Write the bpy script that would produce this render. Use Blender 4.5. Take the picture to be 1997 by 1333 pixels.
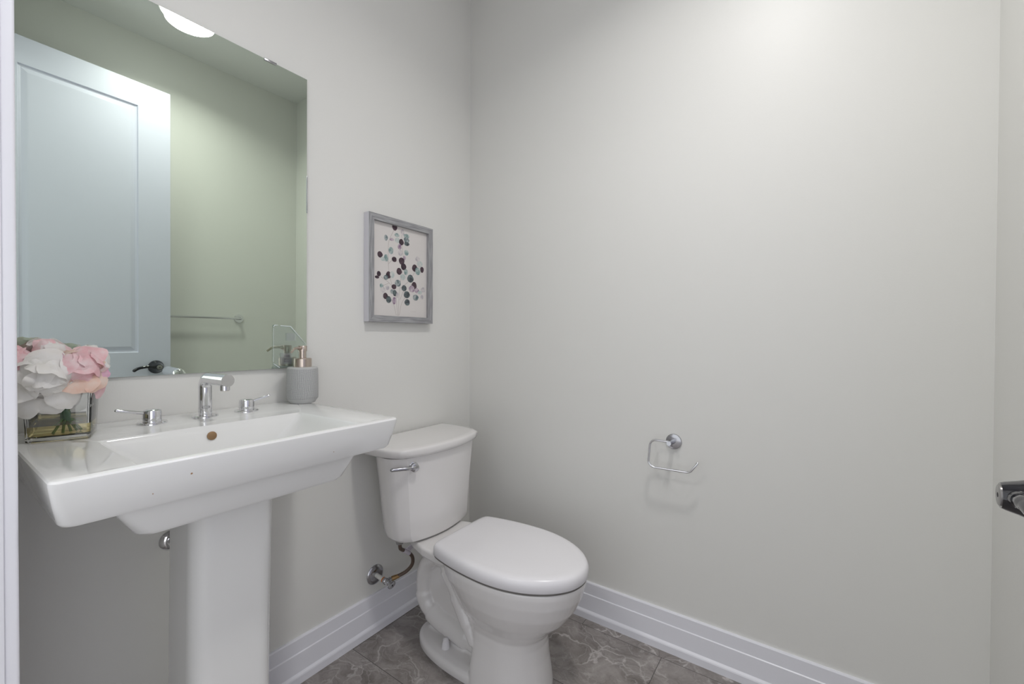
import bpy, bmesh, math, random
from mathutils import Vector, Matrix, noise

scene = bpy.context.scene
for o in list(bpy.data.objects):
    bpy.data.objects.remove(o)
COL = scene.collection
R = math.radians
PI = math.pi

# ------------------------------------------------------------------ camera
cam_data = bpy.data.cameras.new('camera')
cam_data.sensor_fit = 'HORIZONTAL'
cam_data.sensor_width = 36.0
cam_data.lens = 836.45 / 1997 * 36.0
cam_data.clip_start = 0.01
cam = bpy.data.objects.new('camera', cam_data)
COL.objects.link(cam)
YAW, PITCH, ROLL = R(35.2266), R(0.6115), R(0.2292)
_fw = Vector((-math.sin(YAW), math.cos(YAW), 0))
_rt = Vector((math.cos(YAW), math.sin(YAW), 0))
_up = Vector((0, 0, 1))
_f2 = _fw * math.cos(PITCH) - _up * math.sin(PITCH)
_u2 = _up * math.cos(PITCH) + _fw * math.sin(PITCH)
_r3 = _rt * math.cos(ROLL) + _u2 * math.sin(ROLL)
_u3 = _u2 * math.cos(ROLL) - _rt * math.sin(ROLL)
_m = Matrix((_r3, _u3, -_f2)).transposed().to_4x4()
_m.translation = Vector((1.3671, -1.5804, 1.12))
cam.matrix_world = _m
scene.camera = cam

# ------------------------------------------------------------------ world, light, exposure
LAMP_STRENGTH = 11.0
LAMP_WATTS = 7.6
HALL_STRENGTH = 9.0
HALL_WATTS = 4.5
WINDOW_FILL = 1.8  # strength of the glow of the added hall window
WORLD_STRENGTH = 1.15
scene.view_settings.view_transform = 'Standard'
scene.view_settings.look = 'None'
scene.view_settings.gamma = 1.0
scene.view_settings.use_curve_mapping = False
scene.view_settings.exposure = 0.03
w = bpy.data.worlds.new('daylight')
scene.world = w
w.use_nodes = True
w.node_tree.nodes['Background'].inputs['Color'].default_value = (0.93, 0.96, 1.0, 1)
w.node_tree.nodes['Background'].inputs['Strength'].default_value = WORLD_STRENGTH

# ------------------------------------------------------------------ materials
def new_mat(name):
    m = bpy.data.materials.new(name)
    m.use_nodes = True
    nt = m.node_tree
    return m, nt, nt.nodes['Principled BSDF']

def setp(b, **k):
    names = dict(color='Base Color', rough='Roughness', metal='Metallic', ior='IOR', trans='Transmission Weight',
                 coat='Coat Weight', coatr='Coat Roughness', spec='Specular IOR Level', emit='Emission Color',
                 emits='Emission Strength', alpha='Alpha', sss='Subsurface Weight')
    for a, v in k.items():
        if a in ('color', 'emit') and len(v) == 3:
            v = (*v, 1)
        b.inputs[names[a]].default_value = v

def simple(name, color, rough=0.5, **k):
    m, nt, b = new_mat(name)
    setp(b, color=color, rough=rough, **k)
    return m

def node(nt, t, **k):
    n = nt.nodes.new(t)
    for a, v in k.items():
        setattr(n, a, v)
    return n

def wall_paint(name, color, rough=0.45):
    m, nt, b = new_mat(name)
    setp(b, color=color, rough=rough)
    tc = node(nt, 'ShaderNodeTexCoord')
    nz = node(nt, 'ShaderNodeTexNoise')
    nz.inputs['Scale'].default_value = 260
    nz.inputs['Detail'].default_value = 2
    nt.links.new(tc.outputs['Object'], nz.inputs['Vector'])
    bp = node(nt, 'ShaderNodeBump')
    bp.inputs['Strength'].default_value = 0.10
    bp.inputs['Distance'].default_value = 0.0012
    nt.links.new(nz.outputs['Fac'], bp.inputs['Height'])
    nt.links.new(bp.outputs['Normal'], b.inputs['Normal'])
    return m

M = {}
M['wall'] = wall_paint('wall_paint', (0.785, 0.780, 0.748))
M['ceiling'] = wall_paint('ceiling_paint', (0.88, 0.88, 0.87), 0.7)
M['trim'] = simple('white_trim_paint', (0.85, 0.85, 0.90), 0.32)
M['door'] = simple('white_door_paint', (0.75, 0.755, 0.89), 0.38)
M['porcelain'] = simple('white_porcelain', (0.83, 0.83, 0.82), 0.10, coat=0.4, coatr=0.04)
M['toilet'] = simple('toilet_porcelain', (0.80, 0.78, 0.77), 0.13, coat=0.4, coatr=0.05)
M['seat'] = simple('seat_plastic', (0.83, 0.815, 0.835), 0.24)
M['gap'] = simple('painted_gap_shade', (0.16, 0.15, 0.14), 0.6)  # dark colour painting the shade between seat lid and bowl rim
M['chrome'] = simple('polished_chrome', (0.80, 0.80, 0.82), 0.07, metal=1.0)
M['chrome_dark'] = simple('plated_chrome', (0.50, 0.50, 0.52), 0.16, metal=1.0)
M['nickel'] = simple('brushed_nickel', (0.58, 0.50, 0.44), 0.27, metal=1.0)
M['brass'] = simple('aged_brass', (0.42, 0.27, 0.12), 0.35, metal=0.8)
M['overflow'] = simple('bronze_mesh', (0.30, 0.19, 0.10), 0.5, metal=0.5)
M['black'] = simple('black_lacquer', (0.006, 0.006, 0.010), 0.08, coat=0.6, coatr=0.03)
M['grey_metal'] = simple('grey_metal', (0.35, 0.34, 0.33), 0.3, metal=0.7)
M['white_plastic'] = simple('white_plastic', (0.80, 0.79, 0.74), 0.35)
M['orange'] = simple('orange_seal', (0.55, 0.17, 0.03), 0.5)
M['tag'] = simple('tag_paper', (0.70, 0.66, 0.72), 0.6)
M['ink'] = simple('grey_ink', (0.16, 0.14, 0.17), 0.7)
M['logo'] = simple('engraved_logo', (0.22, 0.22, 0.24), 0.4, metal=0.6)
M['void'] = simple('dark_hole', (0.02, 0.02, 0.02), 0.8)
M['mark'] = simple('brown_chip', (0.36, 0.20, 0.10), 0.6)
M['green_stem'] = simple('green_stem', (0.10, 0.22, 0.035), 0.45)
M['green_tape'] = simple('green_floral_tape', (0.045, 0.15, 0.06), 0.5)

def emission(name, color, strength):
    m, nt, b = new_mat(name)
    setp(b, color=(0.9, 0.9, 0.9), rough=0.4, emit=color, emits=strength)
    return m
M['lamp'] = emission('lit_diffuser', (1.0, 0.985, 0.97), LAMP_STRENGTH)
M['daylight'] = emission('fill_glazing', (0.97, 0.985, 1.0), WINDOW_FILL)  # glow of the added hall window, fill for the lower left wall
M['hall_lamp'] = emission('hall_lit_diffuser', (1.0, 0.98, 0.95), HALL_STRENGTH)

def mk_mirror():
    m, nt, b = new_mat('silvered_mirror')
    setp(b, color=(0.615, 0.69, 0.60), rough=0.0, metal=1.0)
    return m
M['mirror'] = mk_mirror()
M['mirror_edge'] = simple('green_glass_edge', (0.25, 0.36, 0.34), 0.12)

def mk_glass(name, color, ior=1.47, rough=0.0):
    m, nt, b = new_mat(name)
    setp(b, color=color, rough=rough, trans=1.0, ior=ior)
    return m
M['glass'] = mk_glass('clear_glass', (0.96, 0.97, 0.97))
M['water'] = mk_glass('amber_water', (0.97, 0.83, 0.42), 1.33)

def mk_film():
    m, nt, b = new_mat('clear_film')
    out = nt.nodes['Material Output']
    tr = node(nt, 'ShaderNodeBsdfTransparent')
    tr.inputs['Color'].default_value = (0.985, 0.995, 0.995, 1)
    gl = node(nt, 'ShaderNodeBsdfGlossy')
    gl.inputs['Roughness'].default_value = 0.12
    df = node(nt, 'ShaderNodeBsdfDiffuse')
    df.inputs['Color'].default_value = (0.75, 0.8, 0.82, 1)
    a = node(nt, 'ShaderNodeMixShader')
    a.inputs['Fac'].default_value = 0.05
    nt.links.new(tr.outputs[0], a.inputs[1])
    nt.links.new(gl.outputs[0], a.inputs[2])
    c = node(nt, 'ShaderNodeMixShader')
    c.inputs['Fac'].default_value = 0.04
    nt.links.new(a.outputs[0], c.inputs[1])
    nt.links.new(df.outputs[0], c.inputs[2])
    nt.links.new(c.outputs[0], out.inputs['Surface'])
    return m
M['film'] = mk_film()
M['film_edge2'] = M['film'].copy()
for n_ in M['film_edge2'].node_tree.nodes:
    if n_.type == 'MIX_SHADER':
        n_.inputs['Fac'].default_value = 0.10
M['film_edge'] = simple('film_fold', (0.78, 0.84, 0.87), 0.2)

def mk_floor():
    m, nt, b = new_mat('grey_marble_tile')
    L = nt.links.new
    tc = node(nt, 'ShaderNodeTexCoord')
    sep = node(nt, 'ShaderNodeSeparateXYZ')
    L(tc.outputs['Object'], sep.inputs[0])
    def mth(op, a, bb=None):
        n = node(nt, 'ShaderNodeMath', operation=op)
        for i, v in enumerate((a, bb)):
            if v is None:
                continue
            if isinstance(v, (int, float)):
                n.inputs[i].default_value = v
            else:
                L(v, n.inputs[i])
        return n.outputs[0]
    ty = mth('DIVIDE', mth('ADD', sep.outputs['Y'], 0.286 + 0.3048 * 20), 0.3012)
    row = mth('FLOOR', ty)
    fy = mth('SUBTRACT', ty, row)
    shift = mth('MULTIPLY', mth('MODULO', row, 2), 0.5)
    tx = mth('ADD', mth('DIVIDE', mth('ADD', sep.outputs['X'], 6.37), 0.609), shift)
    colm = mth('FLOOR', tx)
    fx = mth('SUBTRACT', tx, colm)
    dy = mth('MULTIPLY', mth('MINIMUM', fy, mth('SUBTRACT', 1.0, fy)), 0.3012)
    dx = mth('MULTIPLY', mth('MINIMUM', fx, mth('SUBTRACT', 1.0, fx)), 0.609)
    d = mth('MINIMUM', dx, dy)
    seam = mth('LESS_THAN', d, 0.0009)
    # per-tile offset of the marble so the veining breaks at the joints
    wn = node(nt, 'ShaderNodeTexWhiteNoise', noise_dimensions='2D')
    cmb = node(nt, 'ShaderNodeCombineXYZ')
    L(row, cmb.inputs[0]); L(colm, cmb.inputs[1])
    L(cmb.outputs[0], wn.inputs['Vector'])
    sc = node(nt, 'ShaderNodeVectorMath', operation='SCALE')
    L(wn.outputs['Color'], sc.inputs[0]); sc.inputs['Scale'].default_value = 7.0
    add = node(nt, 'ShaderNodeVectorMath', operation='ADD')
    L(tc.outputs['Object'], add.inputs[0]); L(sc.outputs[0], add.inputs[1])
    wp = node(nt, 'ShaderNodeTexNoise'); wp.inputs['Scale'].default_value = 7; wp.inputs['Detail'].default_value = 5
    L(add.outputs[0], wp.inputs['Vector'])
    ws = node(nt, 'ShaderNodeVectorMath', operation='SCALE'); L(wp.outputs['Color'], ws.inputs[0]); ws.inputs['Scale'].default_value = 0.22
    ad2 = node(nt, 'ShaderNodeVectorMath', operation='ADD'); L(add.outputs[0], ad2.inputs[0]); L(ws.outputs[0], ad2.inputs[1])
    mp = node(nt, 'ShaderNodeMapping'); mp.inputs['Scale'].default_value = (0.75, 1.25, 1); mp.inputs['Rotation'].default_value = (0, 0, 0.5)
    L(ad2.outputs[0], mp.inputs['Vector'])
    cl = node(nt, 'ShaderNodeTexNoise'); cl.inputs['Scale'].default_value = 11; cl.inputs['Detail'].default_value = 9; cl.inputs['Roughness'].default_value = 0.68
    L(mp.outputs[0], cl.inputs['Vector'])
    r1 = node(nt, 'ShaderNodeValToRGB')
    r1.color_ramp.elements[0].position = 0.30; r1.color_ramp.elements[0].color = (0.15, 0.132, 0.12, 1)
    r1.color_ramp.elements[1].position = 0.72; r1.color_ramp.elements[1].color = (0.41, 0.378, 0.362, 1)
    L(cl.outputs['Fac'], r1.inputs[0])
    cur = r1.outputs[0]
    for scale, width, col, amt, seed in ((6.5, 0.030, (0.68, 0.64, 0.63, 1), 0.62, 0.0), (17.0, 0.045, (0.56, 0.53, 0.52, 1), 0.42, 3.1), (10.0, 0.02, (0.07, 0.062, 0.058, 1), 0.5, 9.7)):
        of = node(nt, 'ShaderNodeVectorMath', operation='ADD'); L(mp.outputs[0], of.inputs[0]); of.inputs[1].default_value = (seed, seed, 0)
        vo = node(nt, 'ShaderNodeTexVoronoi', feature='DISTANCE_TO_EDGE'); vo.inputs['Scale'].default_value = scale
        L(of.outputs[0], vo.inputs['Vector'])
        rr = node(nt, 'ShaderNodeMapRange'); rr.inputs['From Min'].default_value = 0; rr.inputs['From Max'].default_value = width
        rr.inputs['To Min'].default_value = amt; rr.inputs['To Max'].default_value = 0
        L(vo.outputs['Distance'], rr.inputs['Value'])
        ms = node(nt, 'ShaderNodeTexNoise'); ms.inputs['Scale'].default_value = scale * 0.7; L(of.outputs[0], ms.inputs['Vector'])
        mr = node(nt, 'ShaderNodeMapRange'); mr.inputs['From Min'].default_value = 0.42; mr.inputs['From Max'].default_value = 0.62
        L(ms.outputs['Fac'], mr.inputs['Value'])
        f = mth('MULTIPLY', rr.outputs[0], mr.outputs[0])
        mx = node(nt, 'ShaderNodeMix', data_type='RGBA')
        L(f, mx.inputs[0]); L(cur, mx.inputs[6]); mx.inputs[7].default_value = col
        cur = mx.outputs[2]
    mx = node(nt, 'ShaderNodeMix', data_type='RGBA')
    L(seam, mx.inputs[0]); L(cur, mx.inputs[6]); mx.inputs[7].default_value = (0.05, 0.045, 0.042, 1)
    L(mx.outputs[2], b.inputs['Base Color'])
    setp(b, rough=0.38)
    bp = node(nt, 'ShaderNodeBump'); bp.inputs['Strength'].default_value = 0.5; bp.inputs['Distance'].default_value = 0.0008
    L(mth('SUBTRACT', 1.0, seam), bp.inputs['Height'])
    L(bp.outputs['Normal'], b.inputs['Normal'])
    return m
M['floor'] = mk_floor()

def mk_bottle():
    # crackled crosshatch weave pressed into grey ceramic, wrapped round the bottle's own axis
    m, nt, b = new_mat('crosshatched_ceramic')
    L = nt.links.new
    tc = node(nt, 'ShaderNodeTexCoord')
    nz = node(nt, 'ShaderNodeTexNoise'); nz.inputs['Scale'].default_value = 42; nz.inputs['Detail'].default_value = 2
    L(tc.outputs['Object'], nz.inputs['Vector'])
    sep = node(nt, 'ShaderNodeSeparateXYZ'); L(tc.outputs['Object'], sep.inputs[0])
    def mth(op, a, bb=None):
        n = node(nt, 'ShaderNodeMath', operation=op)
        for i, v in enumerate((a, bb)):
            if v is None:
                continue
            if isinstance(v, (int, float)):
                n.inputs[i].default_value = v
            else:
                L(v, n.inputs[i])
        return n.outputs[0]
    ang = mth('ARCTAN2', sep.outputs['Y'], sep.outputs['X'])
    wob = mth('MULTIPLY', mth('SUBTRACT', nz.outputs['Fac'], 0.5), 6.5)
    def lines(v, freq, w):
        s = mth('ABSOLUTE', mth('SINE', mth('ADD', mth('MULTIPLY', v, freq), wob)))
        mr = node(nt, 'ShaderNodeMapRange'); mr.inputs['From Min'].default_value = 0.0; mr.inputs['From Max'].default_value = w
        L(s, mr.inputs['Value'])
        return mr.outputs[0]
    la = lines(ang, 27.0, 0.45)
    lb = lines(sep.outputs['Z'], 800.0, 0.5)
    h = mth('MULTIPLY', la, lb)
    zin = mth('MULTIPLY', mth('GREATER_THAN', sep.outputs['Z'], 0.013), mth('LESS_THAN', sep.outputs['Z'], 0.106))
    h2 = mth('MAXIMUM', h, mth('SUBTRACT', 1.0, zin))
    mx = node(nt, 'ShaderNodeMix', data_type='RGBA')
    L(h2, mx.inputs[0]); mx.inputs[6].default_value = (0.27, 0.275, 0.29, 1); mx.inputs[7].default_value = (0.52, 0.525, 0.52, 1)
    L(mx.outputs[2], b.inputs['Base Color'])
    setp(b, rough=0.55)
    bp = node(nt, 'ShaderNodeBump'); bp.inputs['Strength'].default_value = 0.6; bp.inputs['Distance'].default_value = 0.001
    L(h2, bp.inputs['Height']); L(bp.outputs['Normal'], b.inputs['Normal'])
    return m
M['bottle'] = mk_bottle()

def mk_grain(name, ca, cb, axis):
    m, nt, b = new_mat(name)
    L = nt.links.new
    tc = node(nt, 'ShaderNodeTexCoord')
    mp = node(nt, 'ShaderNodeMapping')
    s = [260, 260, 260]; s[axis] = 14
    mp.inputs['Scale'].default_value = s
    L(tc.outputs['Object'], mp.inputs['Vector'])
    nz = node(nt, 'ShaderNodeTexNoise'); nz.inputs['Scale'].default_value = 1.0; nz.inputs['Detail'].default_value = 4
    L(mp.outputs[0], nz.inputs['Vector'])
    rp = node(nt, 'ShaderNodeValToRGB')
    rp.color_ramp.elements[0].position = 0.38; rp.color_ramp.elements[0].color = (*ca, 1)
    rp.color_ramp.elements[1].position = 0.66; rp.color_ramp.elements[1].color = (*cb, 1)
    L(nz.outputs['Fac'], rp.inputs[0]); L(rp.outputs[0], b.inputs['Base Color'])
    setp(b, rough=0.5)
    return m
M['frame_v'] = mk_grain('grey_wood_grain_upright', (0.24, 0.24, 0.25), (0.42, 0.42, 0.43), 2)
M['frame_h'] = mk_grain('grey_wood_grain_level', (0.24, 0.24, 0.25), (0.42, 0.42, 0.43), 1)
M['frame_side'] = simple('pale_frame_side', (0.70, 0.69, 0.74), 0.45)
M['paper'] = simple('print_paper', (0.72, 0.685, 0.66), 0.6)

def mottled(name, ca, cb):
    m, nt, b = new_mat(name)
    tc = node(nt, 'ShaderNodeTexCoord')
    nz = node(nt, 'ShaderNodeTexNoise'); nz.inputs['Scale'].default_value = 70; nz.inputs['Detail'].default_value = 3
    nt.links.new(tc.outputs['Object'], nz.inputs['Vector'])
    rp = node(nt, 'ShaderNodeValToRGB')
    rp.color_ramp.elements[0].position = 0.38; rp.color_ramp.elements[0].color = (*ca, 1)
    rp.color_ramp.elements[1].position = 0.62; rp.color_ramp.elements[1].color = (*cb, 1)
    nt.links.new(nz.outputs['Fac'], rp.inputs[0]); nt.links.new(rp.outputs[0], b.inputs['Base Color'])
    setp(b, rough=0.6)
    return m
LEAFM = {'D': mottled('plum_leaf', (0.035, 0.02, 0.03), (0.085, 0.05, 0.065)),
         'G': mottled('slate_leaf', (0.045, 0.05, 0.06), (0.14, 0.18, 0.185)),
         'M': mottled('dark_teal_leaf', (0.10, 0.15, 0.16), (0.45, 0.48, 0.48)),
         'T': mottled('teal_leaf', (0.20, 0.295, 0.29), (0.50, 0.56, 0.54)),
         'A': mottled('pale_teal_leaf', (0.44, 0.525, 0.505), (0.64, 0.645, 0.62)),
         'L': mottled('pale_grey_leaf', (0.46, 0.43, 0.46), (0.66, 0.62, 0.61)),
         'P': mottled('mauve_leaf', (0.26, 0.17, 0.26), (0.60, 0.52, 0.56))}
M['twig'] = simple('printed_twig', (0.36, 0.31, 0.28), 0.6)

def petal(name, c1, c2):
    m, nt, b = new_mat(name)
    L = nt.links.new
    out = nt.nodes['Material Output']
    tc = node(nt, 'ShaderNodeTexCoord')
    nz = node(nt, 'ShaderNodeTexNoise'); nz.inputs['Scale'].default_value = 38; nz.inputs['Detail'].default_value = 3
    L(tc.outputs['Object'], nz.inputs['Vector'])
    rp = node(nt, 'ShaderNodeValToRGB')
    rp.color_ramp.elements[0].position = 0.35; rp.color_ramp.elements[0].color = (*c1, 1)
    rp.color_ramp.elements[1].position = 0.65; rp.color_ramp.elements[1].color = (*c2, 1)
    L(nz.outputs['Fac'], rp.inputs[0])
    L(rp.outputs[0], b.inputs['Base Color'])
    setp(b, rough=0.7, spec=0.2)
    tl = node(nt, 'ShaderNodeBsdfTranslucent'); L(rp.outputs[0], tl.inputs['Color'])
    mx = node(nt, 'ShaderNodeMixShader'); mx.inputs['Fac'].default_value = 0.28
    L(b.outputs[0], mx.inputs[1]); L(tl.outputs[0], mx.inputs[2]); L(mx.outputs[0], out.inputs['Surface'])
    return m
PET = {'white': petal('white_petal', (0.95, 0.925, 0.89), (0.985, 0.97, 0.96)),
       'pink': petal('pink_petal', (0.95, 0.60, 0.64), (0.97, 0.81, 0.82)),
       'lilac': petal('lilac_petal', (0.86, 0.46, 0.66), (0.90, 0.62, 0.74)),
       'peach': petal('peach_petal', (0.93, 0.66, 0.55), (0.94, 0.80, 0.72))}

# ------------------------------------------------------------------ mesh helpers
def finish(bm, name, mat, parent=None, smooth=True, angle=40, mats=None):
    me = bpy.data.meshes.new(name)
    bmesh.ops.recalc_face_normals(bm, faces=bm.faces[:])
    bm.to_mesh(me); bm.free()
    for m in (mats or [mat]):
        me.materials.append(m)
    if smooth:
        me.polygons.foreach_set('use_smooth', [True] * len(me.polygons))
        me.set_sharp_from_angle(angle=R(angle))
    o = bpy.data.objects.new(name, me)
    COL.objects.link(o)
    if parent is not None:
        o.parent = parent
    return o

def thing(name, label, cat, loc=(0, 0, 0), group=None):
    o = bpy.data.objects.new(name, None)
    o.empty_display_size = 0.05
    COL.objects.link(o)
    o.location = loc
    o['label'] = label; o['category'] = cat
    if group:
        o['group'] = group
    return o

def tag(o, label, cat, group=None):
    o['label'] = label; o['category'] = cat
    if group:
        o['group'] = group
    return o

def struct(o, label=None, cat=None):
    o['kind'] = 'structure'
    if label:
        o['label'] = label
    if cat:
        o['category'] = cat
    return o

def rebase(o, loc):
    """move a mesh's origin to loc without moving the mesh"""
    o.data.transform(Matrix.Translation(-Vector(loc)))
    o.location = loc
    return o

def loft(bm, loops, cap0=True, cap1=True, mat=0):
    rings = [[bm.verts.new(p) for p in lp] for lp in loops]
    n = len(rings[0])
    for a, b in zip(rings, rings[1:]):
        for i in range(n):
            f = bm.faces.new((a[i], a[(i + 1) % n], b[(i + 1) % n], b[i])); f.material_index = mat
    if cap0:
        bm.faces.new(rings[0][::-1]).material_index = mat
    if cap1:
        bm.faces.new(rings[-1]).material_index = mat
    return rings

def rrect(x0, x1, y0, y1, z, r=0.01, n=6, rb=None):
    """rounded rectangle in plan; rb = radius of the two corners at x0 (the back)"""
    rb = r if rb is None else rb
    pts = []
    for cx, cy, rad, a0 in ((x1 - r, y1 - r, r, 0), (x0 + rb, y1 - rb, rb, 90), (x0 + rb, y0 + rb, rb, 180), (x1 - r, y0 + r, r, 270)):
        for i in range(n + 1):
            a = R(a0 + 90 * i / n)
            pts.append((cx + rad * math.cos(a), cy + rad * math.sin(a), z))
    return pts

def box(bm, x0, x1, y0, y1, z0, z1, bev=0.0, seg=2, mat=0):
    v = [bm.verts.new(p) for p in ((x0, y0, z0), (x1, y0, z0), (x1, y1, z0), (x0, y1, z0), (x0, y0, z1), (x1, y0, z1), (x1, y1, z1), (x0, y1, z1))]
    fs = [bm.faces.new([v[i] for i in q]) for q in ((0, 3, 2, 1), (4, 5, 6, 7), (0, 1, 5, 4), (1, 2, 6, 5), (2, 3, 7, 6), (3, 0, 4, 7))]
    for f in fs:
        f.material_index = mat
    if bev > 0:
        es = list({e for f in fs for e in f.edges})
        r = bmesh.ops.bevel(bm, geom=es, offset=bev, segments=seg, profile=0.5, affect='EDGES')
        for f in r['faces']:
            f.material_index = mat

def frame_of(d):
    d = Vector(d).normalized()
    a = Vector((0, 0, 1)) if abs(d.z) < 0.9 else Vector((1, 0, 0))
    u = d.cross(a).normalized()
    return d, u, d.cross(u).normalized()

def lathe(bm, o, d, prof, n=40, mat=0, cap0=True, cap1=True):
    """prof: (distance along d, radius)"""
    d, u, v = frame_of(d); o = Vector(o)
    loops = []
    for t, r in prof:
        r = max(r, 1e-5)
        loops.append([o + d * t + u * (r * math.cos(2 * PI * i / n)) + v * (r * math.sin(2 * PI * i / n)) for i in range(n)])
    return loft(bm, loops, cap0, cap1, mat)

def rounded_path(pts, rad, n=8):
    """polyline with filleted corners"""
    pts = [Vector(p) for p in pts]
    out = [pts[0]]
    for a, b, c in zip(pts, pts[1:], pts[2:]):
        u = (a - b).normalized(); w_ = (c - b).normalized()
        ang = u.angle(w_)
        if ang > PI - 1e-3:
            out.append(b); continue
        t = min(rad / math.tan(ang / 2), (a - b).length * 0.49, (c - b).length * 0.49)
        rr = t * math.tan(ang / 2)
        cen = b + (u + w_).normalized() * (rr / math.sin(ang / 2))
        s = b + u * t - cen; e = b + w_ * t - cen
        tot = s.angle(e)
        for i in range(n + 1):
            k = i / n
            out.append(cen + (s * math.sin((1 - k) * tot) + e * math.sin(k * tot)) / math.sin(tot))
    out.append(pts[-1])
    return out

def spline(pts, n=8):
    pts = [Vector(p) for p in pts]
    P = [pts[0] * 2 - pts[1]] + pts + [pts[-1] * 2 - pts[-2]]
    out = []
    for i in range(1, len(P) - 2):
        a, b, c, d = P[i - 1:i + 3]
        for k in range(n):
            t = k / n
            out.append(0.5 * (2 * b + (c - a) * t + (2 * a - 5 * b + 4 * c - d) * t * t + (3 * b - a - 3 * c + d) * t ** 3))
    out.append(pts[-1])
    return out

def tube(bm, path, r, n=16, mat=0, ball0=False, ball1=False):
    path = [Vector(p) for p in path]
    m = len(path)
    rad = (lambda i: r) if isinstance(r, (int, float)) else (lambda i: r[min(len(r) - 1, int(i * (len(r) - 1) / (m - 1) + 0.5))])
    t0 = (path[1] - path[0]).normalized()
    _, u, v = frame_of(t0)
    loops = []
    prev = t0
    for i, p in enumerate(path):
        t = (path[min(i + 1, m - 1)] - path[max(i - 1, 0)]).normalized()
        q = prev.rotation_difference(t)
        u = q @ u; v = q @ v; prev = t
        rr = rad(i)
        loops.append([p + u * (rr * math.cos(2 * PI * k / n)) + v * (rr * math.sin(2 * PI * k / n)) for k in range(n)])
    def dome(p, t, ring, rr, rev):
        extra = []
        for k in (0.5, 0.85):
            c = math.cos(k * PI / 2); s = math.sin(k * PI / 2)
            extra.append([p + (q - p) * c + t * (rr * s) for q in ring])
        return extra[::-1] if rev else extra
    if ball0:
        loops = dome(path[0], (path[0] - path[1]).normalized(), loops[0], rad(0), True) + loops
    if ball1:
        loops = loops + dome(path[-1], (path[-1] - path[-2]).normalized(), loops[-1], rad(m - 1), False)
    loft(bm, loops, True, True, mat)

def prism(bm, poly, axis, a, b, mat=0):
    """extrude a 2-D outline along x or y"""
    def P(t, q):
        return (t, q[0], q[1]) if axis == 'x' else (q[0], t, q[1])
    loft(bm, [[P(a, q) for q in poly], [P(b, q) for q in poly]], True, True, mat)

def remesh(o, size, smooth=3):
    md = o.modifiers.new('fuse', 'REMESH'); md.mode = 'VOXEL'; md.voxel_size = size
    sm = o.modifiers.new('soften', 'SMOOTH'); sm.factor = 0.5; sm.iterations = smooth
    dg = bpy.context.evaluated_depsgraph_get(); dg.update()
    me = bpy.data.meshes.new_from_object(o.evaluated_get(dg))
    mats = list(o.data.materials)
    o.modifiers.clear()
    old = o.data
    o.data = me
    me.name = old.name
    bpy.data.meshes.remove(old)
    if not me.materials:
        for m in mats:
            me.materials.append(m)
    me.polygons.foreach_set('use_smooth', [True] * len(me.polygons))
    return o

# ------------------------------------------------------------------ the room
RW, RH = 1.737, 2.7615            # room width, ceiling height
FY = -1.506                       # inner face of the entry wall
DX0, DX1, DZ = 0.45, 1.575, 2.46  # doorway

bm = bmesh.new(); box(bm, -0.12, 3.42, -4.2, 0.12, -0.08, 0.0)
struct(finish(bm, 'floor', M['floor'], smooth=False), 'grey marble-look tile floor laid in long rows', 'floor')
bm = bmesh.new(); box(bm, -0.12, 3.42, -4.2, 0.12, RH, RH + 0.1)
struct(finish(bm, 'ceiling', M['ceiling'], smooth=False), 'plain white ceiling seen in the mirror', 'ceiling')
bm = bmesh.new(); box(bm, -0.12, 0, FY - 0.13, 0.12, 0, RH)
struct(finish(bm, 'wall_left', M['wall'], smooth=False), 'pale wall behind the sink, mirror and toilet tank', 'wall')
bm = bmesh.new(); box(bm, 0, RW + 0.12, 0, 0.12, 0, RH)
struct(finish(bm, 'wall_back', M['wall'], smooth=False), 'wide blank pale wall carrying the paper holder', 'wall')
bm = bmesh.new(); box(bm, RW, RW + 0.12, FY - 0.13, 0, 0, RH)
struct(finish(bm, 'wall_right', M['wall'], smooth=False), 'pale wall behind the open door, carrying the towel bar', 'wall')
bm = bmesh.new()
box(bm, 0, DX0, FY - 0.115, FY, 0, RH); box(bm, DX1, RW, FY - 0.115, FY, 0, RH); box(bm, DX0, DX1, FY - 0.115, FY, DZ, RH)
struct(finish(bm, 'wall_front', M['wall'], smooth=False), 'entry wall with the doorway the view looks through', 'wall')

# hall end with an added glowing window that brightens the lower left wall
bm = bmesh.new()
box(bm, 3.3, 3.42, -4.2, -3.55, 0, RH); box(bm, 3.3, 3.42, -1.75, -1.506, 0, RH); box(bm, 3.3, 3.42, -3.55, -1.75, 2.30, RH)
struct(finish(bm, 'wall_hall', M['wall'], smooth=False), 'end wall of the hall beside the doorway', 'wall')
win = struct(thing('fill_window', 'added glowing window in the unseen hall, brightening the lower left wall', 'window', (3.33, -2.65, 0)))
bm = bmesh.new(); box(bm, 0.0, 0.01, -0.9, 0.9, 0.0, 2.30)
finish(bm, 'fill_pane', M['daylight'], win, smooth=False)
bm = bmesh.new()
for y in (-0.9, -0.02, 0.86):
    box(bm, -0.03, 0.02, y, y + 0.04, 0, 2.30)
for z in (0.0, 1.13, 2.26):
    box(bm, -0.028, 0.018, -0.9, 0.9, z, z + 0.04)
finish(bm, 'fill_window_frame', M['trim'], win, smooth=False)

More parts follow.
